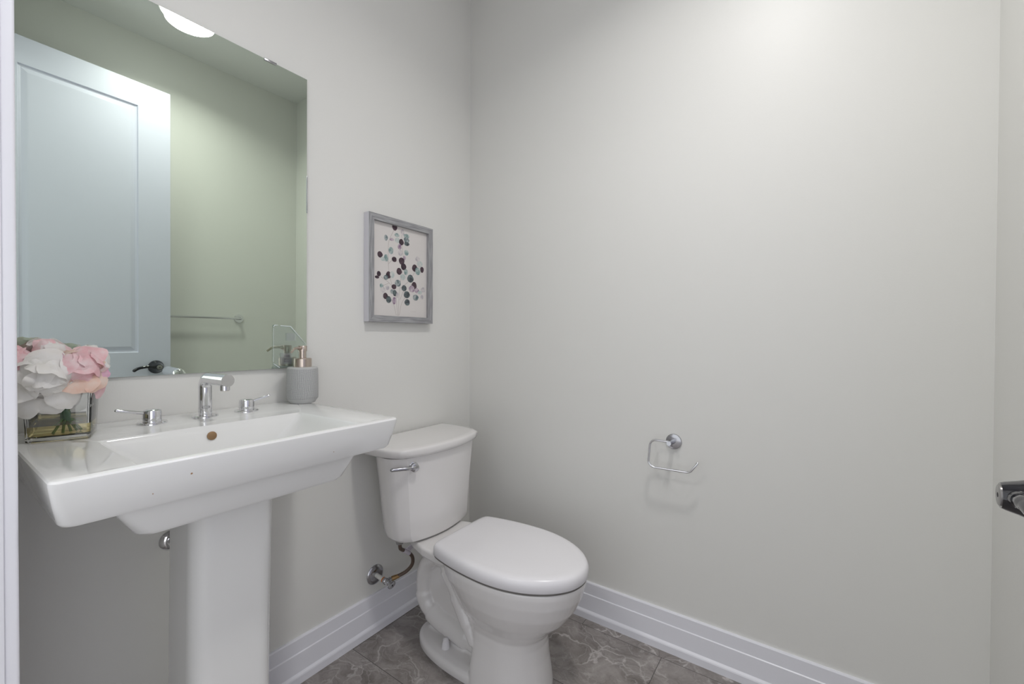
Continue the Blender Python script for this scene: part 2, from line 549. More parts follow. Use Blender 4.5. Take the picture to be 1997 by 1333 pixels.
BB = [(0, 0), (0.021, 0), (0.021, 0.024), (0.0195, 0.028), (0.0135, 0.034), (0.0125, 0.094), (0.0095, 0.0965), (0.0090, 0.1385), (0.0065, 0.1424), (0, 0.1424)]
def baseboard(name, kind, label):
    bm = bmesh.new()
    if kind == 'left':
        prism(bm, BB, 'y', FY, 0.0)
    elif kind == 'back':
        prism(bm, [(-d, z) for d, z in BB], 'x', 0.0, RW)
    elif kind == 'right':
        prism(bm, [(RW - d, z) for d, z in BB], 'y', FY, 0.0)
    return struct(finish(bm, name, M['trim'], smooth=False), label, 'baseboard')
baseboard('baseboard_left', 'left', 'stepped white baseboard behind the pedestal and toilet')
baseboard('baseboard_back', 'back', 'stepped white baseboard under the paper holder wall')
baseboard('baseboard_right', 'right', 'stepped white baseboard behind the open door')

# door casing: jamb lining plus the flat casing on the room side
bm = bmesh.new()
box(bm, DX0 - 0.002, DX0 + 0.016, FY - 0.125, FY + 0.002, 0, DZ, 0.0015)
box(bm, DX0 - 0.062, DX0 + 0.012, FY, FY + 0.016, 0, DZ + 0.06, 0.004, 3)
box(bm, DX1 - 0.012, DX1 + 0.062, FY, FY + 0.016, 0, DZ + 0.06, 0.004, 3)
box(bm, DX1 - 0.016, DX1 + 0.002, FY - 0.125, FY + 0.002, 0, DZ, 0.0015)
box(bm, DX0 - 0.062, DX1 + 0.062, FY, FY + 0.016, DZ - 0.012, DZ + 0.062, 0.004, 3)
struct(finish(bm, 'trim_1', M['trim']), 'white door casing and jamb at the left edge of the view', 'trim')

# ------------------------------------------------------------------ open door with black lever
DW, DH, DT = 0.765, 2.432, 0.035
door_root = struct(thing('door_1', 'tall white panelled door swung open in front of the towel bar wall', 'door', (1.6058, -0.7638, 0.008)))
ROTZ = R(4.1)     # local +y runs along the door's face towards its free edge, local -x faces the sink
door_root.rotation_euler = (0, 0, -ROTZ)
bm = bmesh.new()
PA, PB = 0.140, 0.563         # panel edges measured from the free edge
def panel_ring(y0, y1, z0, z1, x):
    return [(x, y0, z0), (x, y1, z0), (x, y1, z1), (x, y0, z1)]
panels = ((1.007, 2.310), (0.20, 0.86))
# front and back skins with recessed, raised-field panels
for side, xs in ((-1, 0.0), (1, DT)):
    ys = [-DW, -PB, -PA, 0.0]
    zs = [0.0, panels[1][0], panels[1][1], panels[0][0], panels[0][1], DH]
    for i in range(3):
        for j in range(5):
            if i == 1 and j in (1, 3):
                continue
            bm.faces.new([bm.verts.new(p) for p in panel_ring(ys[i], ys[i + 1], zs[j], zs[j + 1], xs)])
    for z0, z1 in panels:
        prev = None
        for ins, dep in ((0, 0), (0.004, 0.007), (0.012, 0.009), (0.030, 0.002), (0.034, 0.0015)):
            x = xs - side * dep
            ring = [bm.verts.new(p) for p in panel_ring(-PB + ins, -PA - ins, z0 + ins, z1 - ins, x)]
            if prev:
                for k in range(4):
                    bm.faces.new((prev[k], prev[(k + 1) % 4], ring[(k + 1) % 4], ring[k]))
            prev = ring
        bm.faces.new(prev)
for a, b in (((0.0, -DW), (0.0, 0.0)),):
    for z in (0.0, DH):
        bm.faces.new([bm.verts.new(p) for p in ((0, -DW, z), (0, 0, z), (DT, 0, z), (DT, -DW, z))])
for y in (-DW, 0.0):
    bm.faces.new([bm.verts.new(p) for p in ((0, y, 0), (0, y, DH), (DT, y, DH), (DT, y, 0))])
bmesh.ops.remove_doubles(bm, verts=bm.verts[:], dist=1e-5)
finish(bm, 'door_leaf', M['door'], door_root, smooth=False)
HY, HZ = -0.066, 0.926
hr = None
bm = bmesh.new()
lathe(bm, (0, HY, HZ), (-1, 0, 0), [(-0.0005, 0.036), (0.004, 0.036), (0.010, 0.034), (0.016, 0.029), (0.026, 0.024), (0.038, 0.0195), (0.048, 0.0165), (0.0515, 0.015)])
handle = finish(bm, 'door_handle', M['black'], door_root)
bm = bmesh.new()
lathe(bm, (-0.0512, HY, HZ), (-1, 0, 0), [(0, 0.0125), (0.0016, 0.0125), (0.0022, 0.0115)], 32)
pin = finish(bm, 'privacy_button', M['grey_metal'], handle)
bm = bmesh.new()
lathe(bm, (-0.0530, HY, HZ), (-1, 0, 0), [(0, 0.0030), (0.0006, 0.0028)], 20)
finish(bm, 'pin_hole', M['void'], handle)
bm = bmesh.new()
path = spline([(-0.037, HY + 0.004, HZ), (-0.039, HY - 0.018, HZ + 0.002), (-0.040, HY - 0.045, HZ + 0.005), (-0.038, HY - 0.075, HZ + 0.001), (-0.034, HY - 0.092, HZ - 0.006), (-0.031, HY - 0.101, HZ - 0.013)], 8)
tube(bm, path, [0.0125, 0.010, 0.0085, 0.0075, 0.007, 0.0075, 0.008], 16, 0, False, True)
finish(bm, 'lever', M['black'], handle)
for hz in (0.25, 1.2, 2.15):
    bm = bmesh.new()
    lathe(bm, (0.004, -DW - 0.004, hz), (0, 0, 1), [(0, 0.006), (0.09, 0.006)], 14)
    finish(bm, 'hinge', M['chrome_dark'], door_root)

# ------------------------------------------------------------------ ceiling lamps
lamp = thing('ceiling_light', 'round white flush ceiling light glowing in the mirror', 'ceiling light', (1.232, -0.783, RH))
bm = bmesh.new()
lathe(bm, (0, 0, 0), (0, 0, -1), [(-0.001, 0.122), (0.040, 0.124), (0.058, 0.1245), (0.062, 0.1235), (0.062, 0.1185), (0.056, 0.1180)], 64)
finish(bm, 'rim', M['chrome'], lamp)
bm = bmesh.new()
lathe(bm, (0, 0, -0.057), (0, 0, -1), [(0, 0.1175), (0.010, 0.1170), (0.020, 0.110), (0.029, 0.093), (0.036, 0.062), (0.039, 0.028), (0.0395, 0.004)], 64)
finish(bm, 'diffuser', M['lamp'], lamp)
al = bpy.data.lights.new('lamp_glow', 'AREA')
al.shape = 'DISK'; al.size = 0.20; al.energy = LAMP_WATTS; al.color = (1.0, 0.985, 0.97); al.spread = R(150)
alo = bpy.data.objects.new('lamp_glow', al); COL.objects.link(alo)
alo.parent = lamp; alo.location = (0, 0, -0.099)
hl = thing('hall_light', 'round flush ceiling light in the hall behind the doorway', 'ceiling light', (0.50, -2.25, RH))
bm = bmesh.new(); lathe(bm, (0, 0, 0), (0, 0, -1), [(-0.001, 0.20), (0.05, 0.20), (0.055, 0.195)], 48)
finish(bm, 'rim', M['white_plastic'], hl)
bm = bmesh.new(); lathe(bm, (0, 0, -0.0555), (0, 0, -1), [(0, 0.190), (0.015, 0.186), (0.03, 0.15), (0.035, 0.07), (0.036, 0.01)], 48)
finish(bm, 'diffuser', M['hall_lamp'], hl)
al = bpy.data.lights.new('hall_glow', 'AREA')
al.shape = 'DISK'; al.size = 0.34; al.energy = HALL_WATTS; al.color = (1.0, 0.985, 0.96)
alo = bpy.data.objects.new('hall_glow', al); COL.objects.link(alo)
alo.parent = hl; alo.location = (0, 0, -0.096)

# ------------------------------------------------------------------ mirror
MY0, MY1, MZ0, MZ1 = -1.448, -0.8242, 1.0211, 1.9501
mirror = thing('wall_mirror', 'large frameless rectangular mirror clipped to the wall above the sink', 'mirror', (0.0125, MY1, MZ0))
MPHI, MPHV = R(-0.7442), R(-0.3113)
mn = Vector((math.cos(MPHI) * math.cos(MPHV), math.sin(MPHI), math.sin(MPHV))).normalized()
my = Vector((-mn.y, mn.x, 0)).normalized()
mz = mn.cross(my).normalized()
mm = Matrix((mn, my, mz)).transposed().to_4x4(); mm.translation = Vector((0.0125, MY1, MZ0))
mirror.matrix_world = mm
MW, MH = MY1 - MY0, MZ1 - MZ0
bm = bmesh.new()
v = [bm.verts.new(p) for p in ((0, -MW, 0), (0, 0, 0), (0, 0, MH), (0, -MW, MH))]
bm.faces.new(v).material_index = 0
b_ = [bm.verts.new(p) for p in ((-0.005, -MW, 0), (-0.005, 0, 0), (-0.005, 0, MH), (-0.005, -MW, MH))]
for k in range(4):
    bm.faces.new((v[k], b_[k], b_[(k + 1) % 4], v[(k + 1) % 4])).material_index = 1
bm.faces.new(b_[::-1]).material_index = 1
finish(bm, 'mirror_glass', None, mirror, smooth=False, mats=[M['mirror'], M['mirror_edge']])
def clip(y0, y1, z0, z1, name='clip', mat=None):
    bm = bmesh.new(); box(bm, -0.008, 0.0022, y0, y1, z0, z1, 0.0006)
    return finish(bm, name, mat or M['chrome_dark'], mirror)
clip(-0.956 - MY1, -0.920 - MY1, MH - 0.005, MH + 0.0025)['label'] = 'dark metal clip on the top edge'
clip(-0.0008, 0.0018, 0.50, 0.62)
clip(-MW - 0.0018, -MW + 0.0008, 0.50, 0.62)

# clear film stuck to the mirror's lower right corner
film = thing('plastic_film', 'clear plastic corner film stuck to the lower right of the mirror', 'film', (0, 0, 0))
film.matrix_world = mm
def slab(bm, outline, x0, x1, mat=0):
    loft(bm, [[(x0, y, z) for y, z in outline], [(x1, y, z) for y, z in outline]], True, True, mat)
FO = [(-0.106, 0.001), (-0.002, 0.001), (-0.002, 0.074), (-0.054, 0.131), (-0.102, 0.134), (-0.106, 0.130)]
bm = bmesh.new(); slab(bm, FO, 0.0030, 0.0036)
finish(bm, 'sheet', M['film'], film, smooth=False)
bm = bmesh.new()
tube(bm, [(0.004, -0.004, 0.075), (0.0045, -0.054, 0.1305), (0.0045, -0.085, 0.1325)], [0.0004, 0.0012, 0.0010], 8)
tube(bm, [(0.004, -0.106, 0.128), (0.0045, -0.103, 0.1335), (0.0045, -0.093, 0.1335)], [0.0008, 0.0016, 0.0006], 8)
tube(bm, [(0.004, -0.106, 0.02), (0.004, -0.106, 0.125)], 0.0004, 6)
tube(bm, [(0.004, -0.106, 0.016), (0.0045, -0.088, 0.003)], [0.0006, 0.0012], 8)
finish(bm, 'fold', M['film_edge'], film)
bm = bmesh.new()
slab(bm, [(-0.066, 0.086), (-0.036, 0.086), (-0.036, 0.106), (-0.042, 0.110), (-0.066, 0.110)], 0.0037, 0.0042)
finish(bm, 'sticker', M['film_edge2'], film, smooth=False)
bm = bmesh.new()
slab(bm, [(-0.084, 0.016), (-0.081, 0.012), (-0.052, 0.012), (-0.049, 0.016), (-0.049, 0.044), (-0.052, 0.047), (-0.081, 0.047), (-0.084, 0.044)], 0.0037, 0.0046)
finish(bm, 'sticker', M['film_edge2'], film, smooth=False)
bm = bmesh.new()
for z in (0.040, 0.0365, 0.030, 0.0265, 0.021):
    y = -0.074
    random.seed(int(z * 1e5))
    while y < -0.058:
        wd = random.uniform(0.0014, 0.0032)
        box(bm, 0.0046, 0.00475, y, y + wd, z - 0.0008, z + 0.0008); y += wd + 0.0012
finish(bm, 'printed_lines', M['ink'], film, smooth=False)

# ------------------------------------------------------------------ basin and pedestal
CY = -1.1575
bas = thing('wash_basin', 'white rectangular porcelain basin with wide decks below the mirror', 'sink', (0, CY, 0.77))
def RL(x0, x1, h, z, r, rb=0.004):
    return rrect(x0, x1, -h, h, z - 0.77, r, 6, rb)
TZ = 0.9145
loops = [RL(0.12, 0.415, 0.180, 0.772, 0.03), RL(0.11, 0.426, 0.192, 0.7745, 0.026), RL(0.10, 0.4315, 0.1975, 0.781, 0.022),
         RL(0.07, 0.4400, 0.222, 0.8200, 0.020), RL(0.06, 0.4430, 0.228, 0.834, 0.020), RL(0.002, 0.468, 0.286, 0.8355, 0.022),
         RL(0.002, 0.476, 0.293, 0.838, 0.020), RL(0.002, 0.481, 0.2970, 0.8445, 0.018), RL(0.002, 0.4885, 0.3028, 0.872, 0.016),
         RL(0.002, 0.4965, 0.3085, 0.906, 0.014), RL(0.002, 0.4965, 0.3085, 0.910, 0.014), RL(0.002, 0.4945, 0.3065, 0.9132, 0.013), RL(0.002, 0.490, 0.302, TZ, 0.012),
         RL(0.150, 0.4850, 0.240, TZ, 0.010), RL(0.155, 0.4838, 0.236, TZ - 0.0012, 0.010), RL(0.209, 0.4826, 0.207, TZ - 0.0028, 0.012), RL(0.2120, 0.4810, 0.203, TZ - 0.006, 0.014, 0.014), RL(0.2165, 0.4750, 0.196, 0.895, 0.02, 0.018),
         RL(0.224, 0.448, 0.160, 0.856, 0.03, 0.03), RL(0.230, 0.424, 0.140, 0.834, 0.03, 0.03), RL(0.240, 0.410, 0.115, 0.812, 0.035, 0.035), RL(0.256, 0.398, 0.09, 0.802, 0.04, 0.04), RL(0.29, 0.375, 0.04, 0.7985, 0.038, 0.038)]
bm = bmesh.new(); loft(bm, loops)
finish(bm, 'basin', M['porcelain'], bas, angle=28)
bm = bmesh.new()
lathe(bm, (0.2195, -0.0105, 0.888 - 0.77), (0.985, 0, 0.17), [(-0.001, 0.0098), (0.0012, 0.0098), (0.0016, 0.0092)], 32)
finish(bm, 'overflow_hole', M['overflow'], bas)['label'] = 'round bronze overflow hole'
bm = bmesh.new(); lathe(bm, (0.332, 0, 0.7985 - 0.77), (0, 0, 1), [(0, 0.024), (0.002, 0.024), (0.004, 0.018), (0.005, 0.004)], 32)
finish(bm, 'drain', M['chrome'], bas)
for y, z, s in ((-1.2962 - CY, 0.8833 - 0.77, 0.0019), (-1.0254 - CY, 0.8612 - 0.77, 0.0009), (-1.3480 - CY, 0.8622 - 0.77, 0.0009)):
    xx = 0.4885 + (z + 0.77 - 0.872) / 0.034 * 0.008
    bm = bmesh.new()
    lathe(bm, (xx - 0.0003, y, z), (1, 0, -0.2), [(0, s), (0.0005, s * 0.8)], 10)
    finish(bm, 'glaze_chip', M['mark'], bas)['label'] = 'tiny brown chip in the glaze'

ped = thing('basin_pedestal', 'tall white porcelain pedestal column standing under the basin', 'pedestal', (0.24, CY + 0.002, 0))
bm = bmesh.new()
loops = []
for z, dx, h in ((0, 0.004, 0.088), (0.012, 0, 0.087), (0.10, -0.018, 0.0845), (0.40, -0.012, 0.0845), (0.70, 0, 0.0845), (0.7718, 0.002, 0.085)):
    loops.append(rrect(0.185 + dx - 0.24, 0.325 + dx - 0.24, -h, h, z, 0.036, 8, 0.006))
loft(bm, loops)
finish(bm, 'column', M['porcelain'], ped, angle=30)

esc = thing('drain_escutcheon', 'chrome drain pipe flange half hidden behind the pedestal', 'pipe flange', (0, -1.184, 0.590))
bm = bmesh.new(); lathe(bm, (0.0005, 0, 0), (1, 0, 0), [(0, 0.0255), (0.003, 0.0255), (0.008, 0.021), (0.012, 0.013)], 40)
finish(bm, 'flange', M['chrome'], esc)
bm = bmesh.new(); lathe(bm, (0.010, 0, 0), (1, 0, 0), [(0, 0.010), (0.16, 0.010)], 24)
finish(bm, 'pipe', M['chrome'], esc)
bm = bmesh.new(); lathe(bm, (0.030, 0, 0), (1, 0, 0), [(0, 0.0135), (0.016, 0.0135)], 6)
finish(bm, 'nut', M['chrome'], esc, smooth=False)

# ------------------------------------------------------------------ tap set
fau = thing('faucet', 'chrome basin spout rising from the middle of the deck and bending forward', 'faucet', (0.095, -1.138, TZ))
bm = bmesh.new(); lathe(bm, (0, 0, 0), (0, 0, 1), [(-0.0005, 0.0285), (0.003, 0.0285), (0.005, 0.0265), (0.0055, 0.0150)], 48)
finish(bm, 'base_plate', M['chrome'], fau)
bm = bmesh.new()
tube(bm, rounded_path([(0, 0, 0.005), (0, 0, 0.099), (0.124, 0.004, 0.099)], 0.024, 12), 0.0146, 32)
finish(bm, 'spout', M['chrome'], fau, angle=30)
bm = bmesh.new(); lathe(bm, (0.108, 0.0035, 0.089), (0, 0, -1), [(0, 0.0105), (0.014, 0.0105), (0.0145, 0.0098)], 28)
aer = finish(bm, 'aerator', M['chrome'], fau)
bm = bmesh.new(); lathe(bm, (0.108, 0.0035, 0.0744), (0, 0, -1), [(0, 0.0090), (0.0005, 0.0088)], 28)
finish(bm, 'aerator_mesh', M['overflow'], aer)
# maker's mark on the column: an oval holding five letters
cu = bpy.data.curves.new('lettering', 'FONT'); cu.body = 'GROHE'; cu.size = 0.0046; cu.align_x = 'CENTER'; cu.align_y = 'CENTER'; cu.extrude = 0.0001
to = bpy.data.objects.new('lettering', cu); COL.objects.link(to)
dg = bpy.context.evaluated_depsgraph_get(); dg.update()
tme = bpy.data.meshes.new_from_object(to.evaluated_get(dg))
bpy.data.objects.remove(to)
def wrap_logo(me):
    for vv in me.vertices:
        a = vv.co.x / 0.0146 + LOGO_A
        rr = 0.01475 + vv.co.z
        vv.co = Vector((rr * math.cos(a), rr * math.sin(a), 0.026 + vv.co.y))
LOGO_A = R(-13)
bm = bmesh.new(); bm.from_mesh(tme); bpy.data.meshes.remove(tme)
n = 40
lo = []
for k in (0, 1):
    lo.append([bm.verts.new(((0.0092 - 0.0007 * k) * math.cos(2 * PI * i / n), (0.0042 - 0.0007 * k) * math.sin(2 * PI * i / n), 0.0001)) for i in range(n)])
for i in range(n):
    bm.faces.new((lo[0][i], lo[0][(i + 1) % n], lo[1][(i + 1) % n], lo[1][i]))
for vv in bm.verts:
    a = vv.co.x / 0.0146 + LOGO_A
    rr = 0.01470 + vv.co.z
    vv.co = Vector((rr * math.cos(a), rr * math.sin(a), 0.026 + vv.co.y))
finish(bm, 'logo', M['logo'], fau, smooth=False)

def tap_handle(y, x, ang, label, ln=1.0):
    t = thing('lever_tap', label, 'tap', (x, y, TZ), 'tap handles on the basin deck')
    bm = bmesh.new(); lathe(bm, (0, 0, 0), (0, 0, 1), [(-0.0005, 0.0285), (0.003, 0.0285), (0.005, 0.0268), (0.0055, 0.0180)], 48)
    finish(bm, 'base_plate', M['chrome'], t)
    bm = bmesh.new(); lathe(bm, (0, 0, 0.005), (0, 0, 1), [(0, 0.0182), (0.022, 0.0182), (0.0265, 0.0170), (0.0285, 0.0135), (0.0292, 0.004)], 48)
    finish(bm, 'body', M['chrome'], t)
    bm = bmesh.new()
    d = Vector((math.cos(ang), math.sin(ang), 0))
    tube(bm, [d * 0.014 + Vector((0, 0, 0.0265)), d * (0.014 + 0.026 * ln) + Vector((0, 0, 0.0325)), d * (0.014 + 0.050 * ln) + Vector((0, 0, 0.0385))], 0.0036, 14, 0, False, True)
    finish(bm, 'lever', M['chrome'], t)
    return t
tap_handle(-1.246, 0.097, R(-88), 'chrome lever tap handle nearest the glass vase')
tap_handle(-1.039, 0.092, R(74), 'chrome lever tap handle nearest the soap dispenser', 0.80)

# ------------------------------------------------------------------ soap dispenser
sd = thing('soap_dispenser', 'grey crosshatched ceramic pump dispenser at the right end of the basin', 'soap dispenser', (0.060, -0.8635, TZ))
bm = bmesh.new()
lathe(bm, (0, 0, 0), (0, 0, 1), [(0, 0.034), (0.001, 0.036), (0.006, 0.0385), (0.014, 0.0445), (0.020, 0.0452), (0.060, 0.0452), (0.104, 0.0442), (0.109, 0.0432), (0.111, 0.041), (0.1115, 0.030)], 64)
finish(bm, 'bottle', M['bottle'], sd, angle=35)
bm = bmesh.new(); lathe(bm, (0, 0, 0.111), (0, 0, 1), [(0, 0.0262), (0.0255, 0.0262), (0.0275, 0.0245), (0.028, 0.012)], 48)
finish(bm, 'collar', M['nickel'], sd)
pump = None
bm = bmesh.new(); lathe(bm, (0, 0, 0.138), (0, 0, 1), [(0, 0.0108), (0.022, 0.0108), (0.0222, 0.0130), (0.0375, 0.0130), (0.039, 0.0118), (0.0392, 0.003)], 40)
pump = finish(bm, 'pump_head', M['nickel'], sd)
bm = bmesh.new()
pd = Vector((0.50, -0.865, 0)).normalized()
tube(bm, [pd * 0.012 + Vector((0, 0, 0.170)), pd * 0.018 + Vector((0, 0, 0.170))], 0.0068, 18)
tube(bm, spline([pd * 0.016 + Vector((0, 0, 0.1705)), pd * 0.032 + Vector((0, 0, 0.1705)), pd * 0.044 + Vector((0, 0, 0.168)), pd * 0.058 + Vector((0, 0, 0.158))], 8), [0.0042, 0.0040, 0.0036, 0.0034], 14)
finish(bm, 'nozzle', M['nickel'], pump)

# ------------------------------------------------------------------ vase, water and flowers
VC = Vector((0.1225, -1.3955, TZ)); VA = R(17.5)
def vsq(h, z, r):
    return [Vector(p) for p in rrect(-h, h, -h, h, z, r, 5)]
vase = thing('glass_vase', 'square clear glass vase on the left end of the basin', 'vase', VC)
vase.rotation_euler = (0, 0, -VA)
bm = bmesh.new()
loft(bm, [vsq(0.0425, 0.0004, 0.004), vsq(0.0445, 0.002, 0.005), vsq(0.0480, 0.1000, 0.006), vsq(0.0473, 0.1012, 0.006), vsq(0.0446, 0.1012, 0.0045), vsq(0.0438, 0.1000, 0.0045), vsq(0.0410, 0.0125, 0.004), vsq(0.0395, 0.0110, 0.004)])
finish(bm, 'vase_glass', M['glass'], vase, angle=35)
wat = thing('vase_water', 'shallow amber water in the bottom of the glass vase', 'water', VC)
wat.rotation_euler = (0, 0, -VA)
bm = bmesh.new()
loft(bm, [vsq(0.0397, 0.0107, 0.004), vsq(0.0413, 0.0126, 0.004), vsq(0.0419, 0.0300, 0.004), vsq(0.0419, 0.0303, 0.004)])
finish(bm, 'water_body', M['water'], wat, angle=35)

def make_petal(bm, c, nrm, size, rnd, mat, cup=0.35, ruffle=0.10, elong=1.25, roll=None):
    """a cupped, ruffle-edged petal centred at c, facing nrm"""
    nrm = Vector(nrm).normalized()
    _, u, v = frame_of(nrm)
    a0 = rnd.uniform(0, 2 * PI) if roll is None else roll
    U = u * math.cos(a0) + v * math.sin(a0); V = nrm.cross(U)
    ph = rnd.uniform(0, 6.3); ph2 = rnd.uniform(0, 6.3); k1 = rnd.choice((2, 3, 3)); k2 = rnd.choice((5, 6, 7))
    bend = rnd.uniform(-0.25, 0.35)
    NR, NT = 7, 24
    cen = bm.verts.new(c)
    prev = None
    for i in range(1, NR + 1):
        q = i / NR
        ring = []
        for j in range(NT):
            t = 2 * PI * j / NT
            rr = q * size * (1 + 0.10 * math.sin(k1 * t + ph) * q + 0.035 * math.sin(k2 * t + ph2) * q)
            x = rr * math.cos(t) * elong; y = rr * math.sin(t)
            h = -cup * size * q * q + size * ruffle * q * q * (math.sin(k1 * t + ph2) + 0.55 * math.sin(k2 * t + ph)) + bend * size * math.cos(t) * q * q
            h += 0.02 * size * math.sin(9 * t) * q * (1 - q)
            ring.append(bm.verts.new(Vector(c) + U * x + V * y + nrm * h))
        for j in range(NT):
            if prev is None:
                f = bm.faces.new((cen, ring[j], ring[(j + 1) % NT]))
            else:
                f = bm.faces.new((prev[j], ring[j], ring[(j + 1) % NT], prev[(j + 1) % NT]))
            f.material_index = mat
        prev = ring

def flower(label, cen, rad, palette, seed, foot, extra=(), count=26):
    rnd = random.Random(seed)
    base = Vector(foot)
    t = thing('artificial_flower', label, 'flower', base, 'silk flowers in the glass vase')
    cen = Vector(cen) - base
    mats = [PET[p] for p in ('white', 'pink', 'lilac', 'peach')]
    idx = {'white': 0, 'pink': 1, 'lilac': 2, 'peach': 3}
    bm = bmesh.new()
    for i in range(count):
        z = 1 - 2 * (i + 0.5) / count
        a = i * 2.39996 + rnd.uniform(-0.3, 0.3)
        s = math.sqrt(1 - z * z)
        d = Vector((s * math.cos(a), s * math.sin(a), z)).normalized()
        lay = 0.62 if i % 3 == 0 else 0.80
        nn = (d + Vector((rnd.uniform(-.45, .45), rnd.uniform(-.45, .45), rnd.uniform(-.35, .55)))).normalized()
        make_petal(bm, cen + d * rad * lay, nn, rad * rnd.uniform(0.38, 0.56), rnd, idx[rnd.choice(palette)], cup=rnd.uniform(0.25, 0.55), ruffle=rnd.uniform(0.09, 0.19))
    for (p, nn, size, mat, el, roll) in extra:
        make_petal(bm, Vector(p) - base, nn, size, rnd, idx[mat], cup=0.22, ruffle=0.07, elong=el, roll=roll)
    finish(bm, 'petals', None, t, angle=180, mats=mats)
    bm = bmesh.new()
    neck = Vector((0.128, -1.3925, 0.957)) - base
    off = Vector((rnd.uniform(-.004, .004), rnd.uniform(-.004, .004), 0))
    tube(bm, spline([(0, 0, 0), neck * 0.55, neck + off, neck + (cen - neck) * 0.5, cen], 6), [0.0023, 0.0022, 0.0024, 0.0022, 0.002], 10)
    finish(bm, 'stem', M['green_stem'], t)
    bm = bmesh.new()
    a = rnd.uniform(0, 6.28)
    for k in range(2):
        aa = a + k * 2.4
        p0 = neck + off; dd = Vector((math.cos(aa), math.sin(aa), 0))
        q = [p0 + Vector((0, 0, -0.012)), p0 + dd * 0.0045 + Vector((0, 0, 0.004)), p0 + dd * 0.012 + Vector((0, 0, 0.010))]
        tube(bm, spline(q, 5), [0.0042, 0.0046, 0.0034, 0.0014], 10)
    finish(bm, 'leaf_sheath', M['green_tape'], t)
    return t
FEET = [(0.141, -1.412, 0.927), (0.1405, -1.398, 0.9268), (0.138, -1.386, 0.927), (0.134, -1.376, 0.9272), (0.127, -1.369, 0.927), (0.119, -1.396, 0.927)]
# the big white bloom's outer petals hang over the vase's rim
flower('large white silk flower drooping over the front of the vase', (0.166, -1.428, 1.042), 0.046, ['white'], 3, FEET[0],
       [((0.186, -1.404, 1.004), (0.9, 0.0, -0.15), 0.026, 'white', 1.1, 0.3), ((0.172, -1.450, 0.990), (0.9, -0.3, 0.0), 0.020, 'white', 1.25, 1.2),
        ((0.178, -1.418, 0.990), (0.9, 0.1, 0.0), 0.021, 'white', 1.1, 0.9), ((0.178, -1.393, 0.994), (0.9, 0.3, -0.1), 0.017, 'white', 1.2, 0.6), ((0.178, -1.460, 1.018), (0.7, -0.5, 0.4), 0.021, 'white', 1.5, 0.2),
        ((0.192, -1.438, 1.048), (0.9, -0.1, 0.45), 0.027, 'white', 1.1, 0.2), ((0.182, -1.426, 1.076), (0.8, -0.1, 0.65), 0.027, 'white', 1.1, 1.5),
        ((0.190, -1.410, 1.034), (0.95, 0.2, 0.1), 0.023, 'white', 1.0, 0.8)], 40)
flower('pink silk flower with peach petals at the right of the bouquet', (0.153, -1.376, 1.058), 0.043, ['pink', 'pink', 'pink', 'lilac', 'peach'], 11, FEET[2],
       [((0.186, -1.383, 1.028), (0.9, 0.1, 0.35), 0.023, 'peach', 1.35, 0.2), ((0.174, -1.354, 1.026), (0.8, 0.5, 0.2), 0.018, 'peach', 1.5, 0.5),
        ((0.160, -1.346, 1.042), (0.7, 0.6, 0.3), 0.016, 'lilac', 1.6, 0.3), ((0.165, -1.360, 1.086), (0.7, 0.2, 0.7), 0.025, 'pink', 1.1, 0.1), ((0.160, -1.346, 1.008), (0.8, 0.5, -0.2), 0.011, 'pink', 1.8, 1.3),
        ((0.190, -1.402, 1.066), (0.8, -0.2, 0.5), 0.018, 'pink', 1.3, 0.9)], 40)
flower('pink and lilac silk flower against the door casing', (0.140, -1.452, 1.064), 0.034, ['pink', 'pink', 'lilac'], 23, FEET[1], (), 32)
flower('white silk flower half hidden at the right, nearest the faucet', (0.106, -1.356, 1.066), 0.038, ['white'], 31, FEET[4], (), 32)
flower('white silk flower at the top back of the bouquet', (0.120, -1.414, 1.086), 0.034, ['white', 'white', 'white', 'pink'], 47, FEET[3], (), 32)

